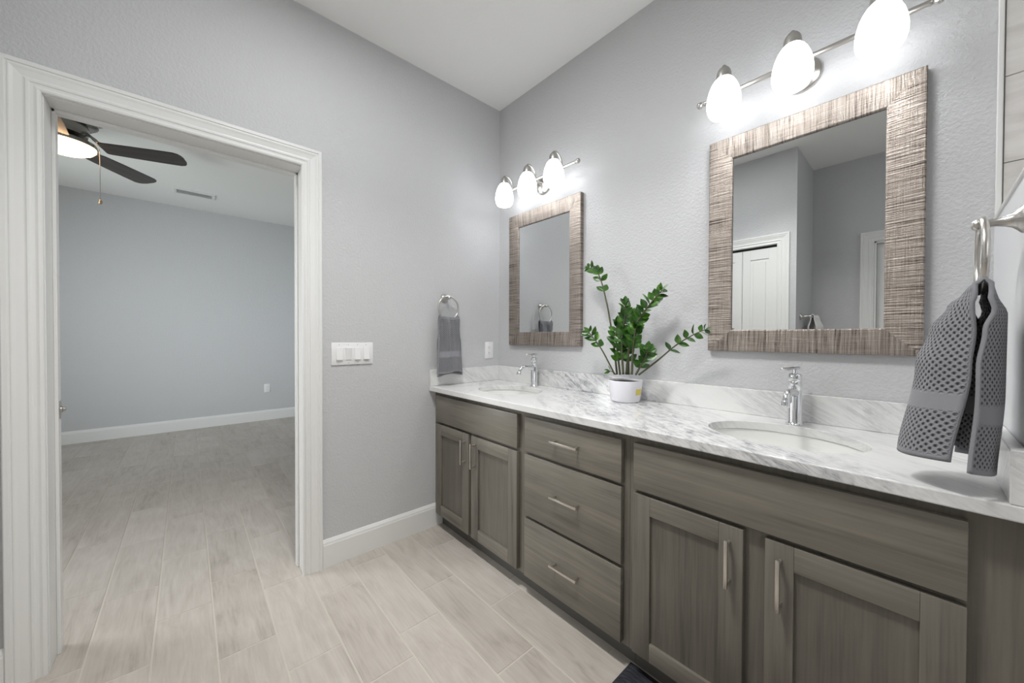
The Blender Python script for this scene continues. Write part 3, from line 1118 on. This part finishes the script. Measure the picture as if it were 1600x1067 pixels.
# on the doorway wall
towel_ring('nickel towel ring on the doorway wall beside the small side splash', (0.0, -0.457, 1.430), 0)
towel('hand_towel', 'charcoal waffle hand towel hanging at the corner of the doorway wall', (0.0, -0.455, 1.297), 0, TOWEL_GREY,
      [(0, 0.054), (0.012, 0.070), (0.1, 0.082), (0.34, 0.098)], [(0, 0.054), (0.012, 0.041), (0.1, 0.034), (0.36, 0.036)],
      [(0, 0.070), (0.03, 0.074), (0.2, 0.083), (0.36, 0.090)], 0.335, 0.352, 0.036, 3)
# on the partition
towel_ring('nickel towel ring at the right edge, on the low partition', (XW, -0.50, 1.411), PI)
towel('hand_towel', 'large charcoal waffle hand towel at the right edge over the counter', (XW, -0.50, 1.279), PI, TOWEL_GREY,
      [(0, 0.054), (0.012, 0.075), (0.03, 0.090), (0.08, 0.115), (0.15, 0.135), (0.35, 0.162)], [(0, 0.054), (0.012, 0.040), (0.05, 0.028), (0.2, 0.028), (0.37, 0.036)],
      [(0, 0.062), (0.03, 0.070), (0.2, 0.083), (0.36, 0.090)], 0.335, 0.350, 0.068, 5, pleat=0.006, curl_b=0.034, far=(1.40, 1.25))
# behind the camera, on the closet return (seen in the mirror)
t = thing('towel_bar', 'nickel towel bar seen only in the mirror, on the closet return wall', 'towel bar', (1.317, -2.37, 1.372))
for yy in (0.0, -0.42):
    bm = B()
    lathe(bm, [(0, 0.0005), (0.026, 0.0005), (0.027, 0.004), (0.0255, 0.008), (0.019, 0.013), (0.014, 0.018), (0.0105, 0.026), (0.008, 0.040), (0.0095, 0.055), (0.012, 0.064), (0.0125, 0.074), (0.009, 0.080), (0, 0.081)], (0, yy, 0), 'x', 28)
    obj('bracket', bm, NICKEL, t, smooth=True, auto=50)
bm = B(); tube(bm, [(0.069, 0, 0), (0.069, -0.42, 0)], 0.008, 14)
obj('bar', bm, NICKEL, t, smooth=True, auto=50)
towel('hand_towel', 'white towel over the towel bar, seen only in the mirror', (1.332, -2.58, 1.376), 0, TOWEL_WHITE,
      [(0, 0.054), (0.012, 0.072), (0.1, 0.100), (0.34, 0.13)], [(0, 0.054), (0.012, 0.039), (0.1, 0.012), (0.36, 0.012)],
      [(0, 0.11), (0.03, 0.115), (0.2, 0.125), (0.36, 0.13)], 0.45, 0.46, 0.02, 9, group=None)

# ------------------------------------------------------------------ switches and outlets
def screw(bm, x, y, z):
    lathe(bm, [(0, x+0.0012), (0.0024, x+0.0010), (0.003, x), (0, x)], (0, y, z), 'x', 10)
t = thing('light_switch', 'white four-gang rocker switch plate beside the door casing', 'light switch', (0, -1.0205, 1.0935))
bm = B(); box(bm, 0.0005, 0.0065, -0.1075, 0.1075, -0.0585, 0.0585, 0.003, 2)
obj('plate', bm, WHITE_PLASTIC, t, smooth=True, auto=40)
for k in range(4):
    yc = -0.069+0.046*k
    bm = B()
    box(bm, 0.0062, 0.0078, yc-0.0178, yc+0.0178, -0.0345, 0.0345, 0.0006, 1)
    obj('switch_bezel', bm, WHITE_PLASTIC, t)
    bm = B()
    box(bm, 0.0075, 0.0105, yc-0.0155, yc+0.0155, -0.032, 0.032, 0.0008, 1)
    tilt = -1 if k != 1 else 1
    for v in bm.verts:
        if v.co.x > 0.009:
            v.co.x += tilt*(v.co.z/0.032)*0.0034 + 0.0026
    obj('rocker', bm, WHITE_PLASTIC, t)
for k in range(4):
    for z in (-0.0485, 0.0485):
        bm = B(); screw(bm, 0.0065, -0.069+0.046*k, z)
        obj('screw', bm, CAULK, t)

def outlet(label, loc):
    t = thing('wall_outlet', label, 'outlet', loc)
    bm = B(); box(bm, 0.0005, 0.006, -0.036, 0.036, -0.0585, 0.0585, 0.0025, 2)
    obj('plate', bm, WHITE_PLASTIC, t, smooth=True, auto=40)
    bm = B(); box(bm, 0.0055, 0.0085, -0.0168, 0.0168, -0.0335, 0.0335, 0.001, 1)
    r = obj('receptacle', bm, WHITE_PLASTIC, t)
    for zc in (-0.019, 0.019):
        bm = B(); box(bm, 0.0080, 0.0088, -0.0085, -0.0062, zc-0.002, zc+0.006)
        obj('slot', bm, SLOT, r)
        bm = B(); box(bm, 0.0080, 0.0088, 0.0050, 0.0068, zc-0.002, zc+0.005)
        obj('slot', bm, SLOT, r)
        bm = B(); lathe(bm, [(0, 0.0088), (0.0024, 0.0088), (0.0024, 0.008), (0, 0.008)], (0, 0, zc-0.0085), 'x', 10)
        obj('ground_hole', bm, SLOT, r)
    for z in (-0.0475, 0.0475):
        bm = B(); screw(bm, 0.006, 0, z)
        obj('screw', bm, CAULK, t)
    return t
o1 = outlet('white wall outlet above the side splash at the room corner', (0, -0.095, 1.092))
dup(o1, (BX, -0.833, 0.4525), label='white wall outlet low on the bedroom wall')

# ------------------------------------------------------------------ potted plant
PX, PY = 1.088, -0.118
plant = thing('potted_plant', 'green potted plant with glossy paired leaves on the counter between the mirrors', 'plant', (PX, PY, CT+0.0005))
bm = B()
lathe(bm, [(0, 0), (0.058, 0), (0.064, 0.002), (0.0675, 0.007), (0.0785, 0.094), (0.0790, 0.098), (0.0782, 0.1005), (0.0765, 0.1005), (0.0755, 0.098), (0.0735, 0.084), (0, 0.084)], seg=48)
obj('pot', bm, POT, plant, smooth=True, auto=50)
bm = B()
lathe(bm, [(0.0742, 0.0915), (0.05, 0.095), (0.03, 0.097), (0, 0.098)], seg=24)
for v in bm.verts:
    v.co.z += noise.noise(v.co*60)*0.002
obj('soil', bm, SOIL, plant, smooth=True)
bm = B()
rows = []
for i in range(7):
    a = math.radians(14-5.5*i)
    rows.append([bm.verts.new(((0.0675+0.011*(z-0.007)/0.087+0.0006)*math.cos(a), (0.0675+0.011*(z-0.007)/0.087+0.0006)*math.sin(a), z)) for z in (0.036, 0.064)])
for a, b_ in zip(rows[:-1], rows[1:]):
    bm.faces.new((a[0], b_[0], b_[1], a[1]))
lab = obj('pot_sticker', bm, STICKER, plant)
lab['label'] = 'small yellow sticker'

def unproj(px, py, y):
    d = fw + rt*((px-800)/FPX) - up*((py-533.5)/FPX)
    k = (y-CAM.y)/d.y
    return CAM + d*k
def crop(cx, cy, y):
    p = unproj(880+cx/4.104, 390+cy/4.104, y)
    p = p - Vector((PX, PY, CT+0.0005))
    return p

def leaf(bm, base, direction, normal, L, W, cup=0.25):
    d = direction.normalized()
    n = (normal - d*normal.dot(d))
    if n.length < 1e-4:
        n = d.orthogonal()
    n.normalize()
    s = d.cross(n)
    prof = [(0.0, 0.06), (0.10, 0.34), (0.25, 0.78), (0.42, 1.0), (0.60, 0.92), (0.78, 0.62), (0.91, 0.28), (1.0, 0.0)]
    rows = []
    for (u, wv) in prof:
        hw = W/2*wv
        bend = -0.10*L*u*u
        c = base + d*(u*L) + n*bend
        if wv == 0:
            rows.append([bm.verts.new(c)])
        else:
            rows.append([bm.verts.new(c - s*hw + n*(cup*hw)), bm.verts.new(c - s*hw*0.5 + n*(cup*hw*0.35)), bm.verts.new(c),
                         bm.verts.new(c + s*hw*0.5 + n*(cup*hw*0.35)), bm.verts.new(c + s*hw + n*(cup*hw))])
    for a, b_ in zip(rows[:-1], rows[1:]):
        for k in range(4):
            if len(b_) == 1:
                bm.faces.new((a[k], a[k+1], b_[0]))
            else:
                bm.faces.new((a[k], a[k+1], b_[k+1], b_[k]))

vright = rt
def stem(pts, y0, y1, r0, r1, t0, n, L, W, seed, sides=(1, -1), spread=0.9, flat=False):
    """pts: stem in the picture crop, its depth running from y0 to y1; paired leaves from t0 to the tip"""
    rn = random.Random(seed)
    m = len(pts)
    P = [crop(cx, cy, y0+(y1-y0)*(i/(m-1))) for i, (cx, cy) in enumerate(pts)]
    path = smooth_path(P, 8)
    k = len(path)
    bm = B()
    tube(bm, path, [r0+(r1-r0)*i/(k-1) for i in range(k)], 8)
    st = obj('stem', bm, STEM, plant, smooth=True)
    bm = B()
    for q in range(n):
        f = t0+(1-t0)*(q/(max(1, n-1)))
        x = f*(k-1)
        i = min(int(x), k-2)
        p = path[i].lerp(path[i+1], x-i)
        tg = (path[min(i+2, k-1)]-path[max(i-2, 0)]).normalized()
        side = tg.cross(-fw).normalized()
        sc_ = 1.0-0.35*max(0, (f-0.75)/0.25)
        for s in sides:
            tw = rn.uniform(-0.7, 0.7)
            dirv = side*s*math.cos(tw)*spread + (-fw)*math.sin(tw) + tg*rn.uniform(0.55, 1.0) + Vector((0, 0, rn.uniform(0, 0.25)))
            if flat:
                tw *= 0.4
                dirv = side*s*math.cos(tw)*spread + (-fw)*math.sin(tw) + tg*rn.uniform(0.5, 0.8)
            nrm = (tg*-0.45 + (-fw)*0.75 + Vector((0, 0, 0.75)) + Vector((rn.uniform(-.4, .4), rn.uniform(-.4, .4), rn.uniform(-.3, .3))))
            pb = p.copy()
            dn = dirv.normalized()
            l = L*sc_*rn.uniform(0.85, 1.12)
            if (pb+dn*l).y + PY > -0.012:      # keep clear of the wall
                dirv.y = -abs(dirv.y)*0.6
            leaf(bm, pb, dirv, nrm, l, W*sc_*rn.uniform(0.88, 1.1), rn.uniform(0.15, 0.4))
    # a leaf at the tip
    tg = (path[-1]-path[-4]).normalized()
    leaf(bm, path[-1], tg, Vector((0, 0, 1))-fw*0.6, L*0.72, W*0.75)
    for v in bm.verts:
        if v.co.y > -PY-0.006:
            v.co.y = -PY-0.006
    obj('leaves', bm, LEAF, st, smooth=True)

stem([(345, 800), (322, 600), (285, 370), (240, 190), (205, 135), (165, 115)], -0.115, -0.12, 0.0052, 0.0022, 0.50, 7, 0.052, 0.030, 1)
stem([(405, 800), (432, 560), (488, 445), (560, 345), (630, 265)], -0.12, -0.13, 0.0062, 0.0024, 0.18, 13, 0.055, 0.033, 2)
stem([(330, 800), (255, 655), (205, 580), (165, 530)], -0.135, -0.15, 0.0046, 0.0020, 0.45, 4, 0.058, 0.034, 3)
stem([(485, 802), (600, 715), (720, 615), (830, 548), (905, 515)], -0.125, -0.14, 0.0046, 0.0016, 0.42, 6, 0.044, 0.025, 4, flat=True)
stem([(385, 800), (375, 600), (392, 450), (398, 345)], -0.14, -0.15, 0.0060, 0.0024, 0.18, 11, 0.052, 0.032, 5)
stem([(440, 800), (448, 640), (462, 520), (470, 500)], -0.15, -0.16, 0.0060, 0.0026, 0.35, 7, 0.052, 0.034, 6)
stem([(465, 802), (500, 740), (530, 680), (540, 640)], -0.16, -0.175, 0.0050, 0.0022, 0.25, 6, 0.056, 0.036, 7)
stem([(365, 802), (350, 680), (338, 560), (345, 470)], -0.13, -0.14, 0.0056, 0.0024, 0.25, 8, 0.050, 0.030, 8)
stem([(420, 802), (418, 650), (425, 520), (445, 420)], -0.11, -0.09, 0.0056, 0.0024, 0.2, 10, 0.052, 0.031, 9)
stem([(340, 802), (318, 785), (300, 778)], -0.15, -0.17, 0.0028, 0.0014, 0.9, 1, 0.040, 0.018, 10)

# ------------------------------------------------------------------ bath rug
bm = B()
NX, NY = 60, 40
rx0, rx1, ry0, ry1 = 1.337, 2.05, -1.00, -0.482
rg = []
for i in range(NX+1):
    r_ = []
    for j in range(NY+1):
        x = rx0+(rx1-rx0)*i/NX
        y = ry0+(ry1-ry0)*j/NY
        e = min(i, NX-i, j, NY-j)
        z = 0.001+0.017*(1-math.exp(-e*1.1))+ (0.0025*noise.noise(Vector((x*60, y*160, 0))) if e else 0)
        r_.append(bm.verts.new((x, y, max(z, 0.001))))
    rg.append(r_)
for i in range(NX):
    for j in range(NY):
        bm.faces.new((rg[i][j], rg[i+1][j], rg[i+1][j+1], rg[i][j+1]))
tag(obj('bath_rug', bm, RUG, smooth=True), 'charcoal bath rug on the floor in front of the vanity', 'rug')

# ------------------------------------------------------------------ bedroom ceiling fan and vent
FX, FYc = -1.856, -2.303
fan = thing('ceiling_fan', 'dark bladed ceiling fan with a lit bowl in the bedroom', 'ceiling fan', (FX, FYc, H))
bm = B()
lathe(bm, [(0, -0.0005), (0.185, -0.0005), (0.194, -0.006), (0.200, -0.030), (0.204, -0.075), (0.200, -0.105), (0.172, -0.118), (0.160, -0.122), (0.156, -0.135), (0.163, -0.142), (0.163, -0.158), (0.150, -0.168), (0, -0.168)], seg=56)
obj('motor_housing', bm, DARK_NICKEL, fan, smooth=True, auto=40)
bm = B()
lathe(bm, [(0, -0.166), (0.105, -0.167), (0.118, -0.180), (0.120, -0.215), (0.112, -0.245), (0.090, -0.260), (0.075, -0.266), (0.075, -0.277), (0, -0.277)], seg=48)
obj('rotor_hub', bm, DARK_NICKEL, fan, smooth=True, auto=40)
bm = B()
lathe(bm, [(0, -0.275), (0.085, -0.275), (0.125, -0.282), (0.155, -0.292), (0.160, -0.312), (0.156, -0.318), (0, -0.318)], seg=48)
obj('light_fitter', bm, DARK_NICKEL, fan, smooth=True, auto=40)
bm = B()
lathe(bm, [(0.154, -0.316), (0.152, -0.328), (0.138, -0.345), (0.106, -0.362), (0.062, -0.372), (0.0, -0.376)], seg=48)
obj('light_bowl', bm, FANGLASS, fan, smooth=True)
for k in range(5):
    a = math.radians(71+72*k)
    bm = B()
    for sy in (-1, 1):
        tube(bm, smooth_path([(0.108, sy*0.014, -0.222), (0.145, sy*0.026, -0.245), (0.185, sy*0.034, -0.285), (0.235, sy*0.032, -0.296)], 5), 0.0085, 8)
    box(bm, 0.178, 0.262, -0.040, 0.040, -0.3005, -0.2965, 0.001, 1)
    for v in bm.verts:
        v.co = Matrix.Rotation(a, 3, 'Z') @ v.co
    obj('blade_arm', bm, NICKEL, fan, smooth=True, auto=40)
    bm = B()
    xs = [0.195, 0.20, 0.215, 0.35, 0.50, 0.605, 0.632, 0.646, 0.654]
    ws = [0.052, 0.060, 0.064, 0.072, 0.078, 0.080, 0.070, 0.052, 0.028]
    up_, dn_ = [], []
    for x, hw in zip(xs, ws):
        sk = math.radians(-9)
        up_.append([bm.verts.new((x, q*hw*math.cos(sk), -0.3085+q*hw*math.sin(sk)+0.003)) for q in (-1, 1)])
        dn_.append([bm.verts.new((x, q*hw*math.cos(sk), -0.3085+q*hw*math.sin(sk)-0.003)) for q in (-1, 1)])
    for i in range(len(xs)-1):
        bm.faces.new((up_[i][0], up_[i+1][0], up_[i+1][1], up_[i][1]))
        bm.faces.new((dn_[i][0], dn_[i][1], dn_[i+1][1], dn_[i+1][0]))
        for q in (0, 1):
            bm.faces.new((up_[i][q], dn_[i][q], dn_[i+1][q], up_[i+1][q]))
    bm.faces.new((up_[0][0], up_[0][1], dn_[0][1], dn_[0][0]))
    bm.faces.new((up_[-1][0], up_[-1][1], dn_[-1][1], dn_[-1][0]))
    b_ = obj('blade', bm, BLADE, fan)
    b_.rotation_euler = (0, 0, a)
cxp, cyp = 0.034, 0.163
bm = B()
tube(bm, [(cxp, cyp-0.012, -0.302), (cxp, cyp+0.006, -0.309), (cxp, cyp+0.008, -0.40), (cxp, cyp+0.008, -0.665)], 0.0018, 6)
obj('pull_chain', bm, NICKEL, fan)
bm = B()
lathe(bm, [(0, -0.66), (0.006, -0.664), (0.011, -0.676), (0.008, -0.690), (0, -0.694)], (cxp, cyp+0.008, 0), 'z', 14)
obj('pull_knob', bm, BRASS, fan, smooth=True)

t = thing('ceiling_vent', 'white air vent grille in the bedroom ceiling near the far wall', 'vent', (-3.47, -1.607, H))
bm = B()
vw, vl, fb = 0.092, 0.178, 0.028
box(bm, -vw, -vw+fb, -vl, vl, -0.012, -0.0005, 0.003)
box(bm, vw-fb, vw, -vl, vl, -0.012, -0.0005, 0.003)
box(bm, -vw+fb, vw-fb, -vl, -vl+fb, -0.012, -0.0005, 0.003)
box(bm, -vw+fb, vw-fb, vl-fb, vl, -0.012, -0.0005, 0.003)
obj('vent_frame', bm, TRIM, t)
bm = B(); box(bm, -vw+fb, vw-fb, -vl+fb, vl-fb, -0.0015, -0.0005)
obj('vent_throat', bm, DARK_GAP, t)
bm = B()
for k in range(6):
    xc = -vw+fb+0.008+k*(2*(vw-fb)-0.016)/5
    v = [bm.verts.new(p) for p in ((xc+0.003, -vl+fb, -0.0115), (xc-0.004, -vl+fb, -0.003), (xc-0.004, vl-fb, -0.003), (xc+0.003, vl-fb, -0.0115))]
    bm.faces.new(v)
lv = obj('louvers', bm, CEIL, t)
sl = lv.modifiers.new('thick', 'SOLIDIFY'); sl.thickness = 0.0012
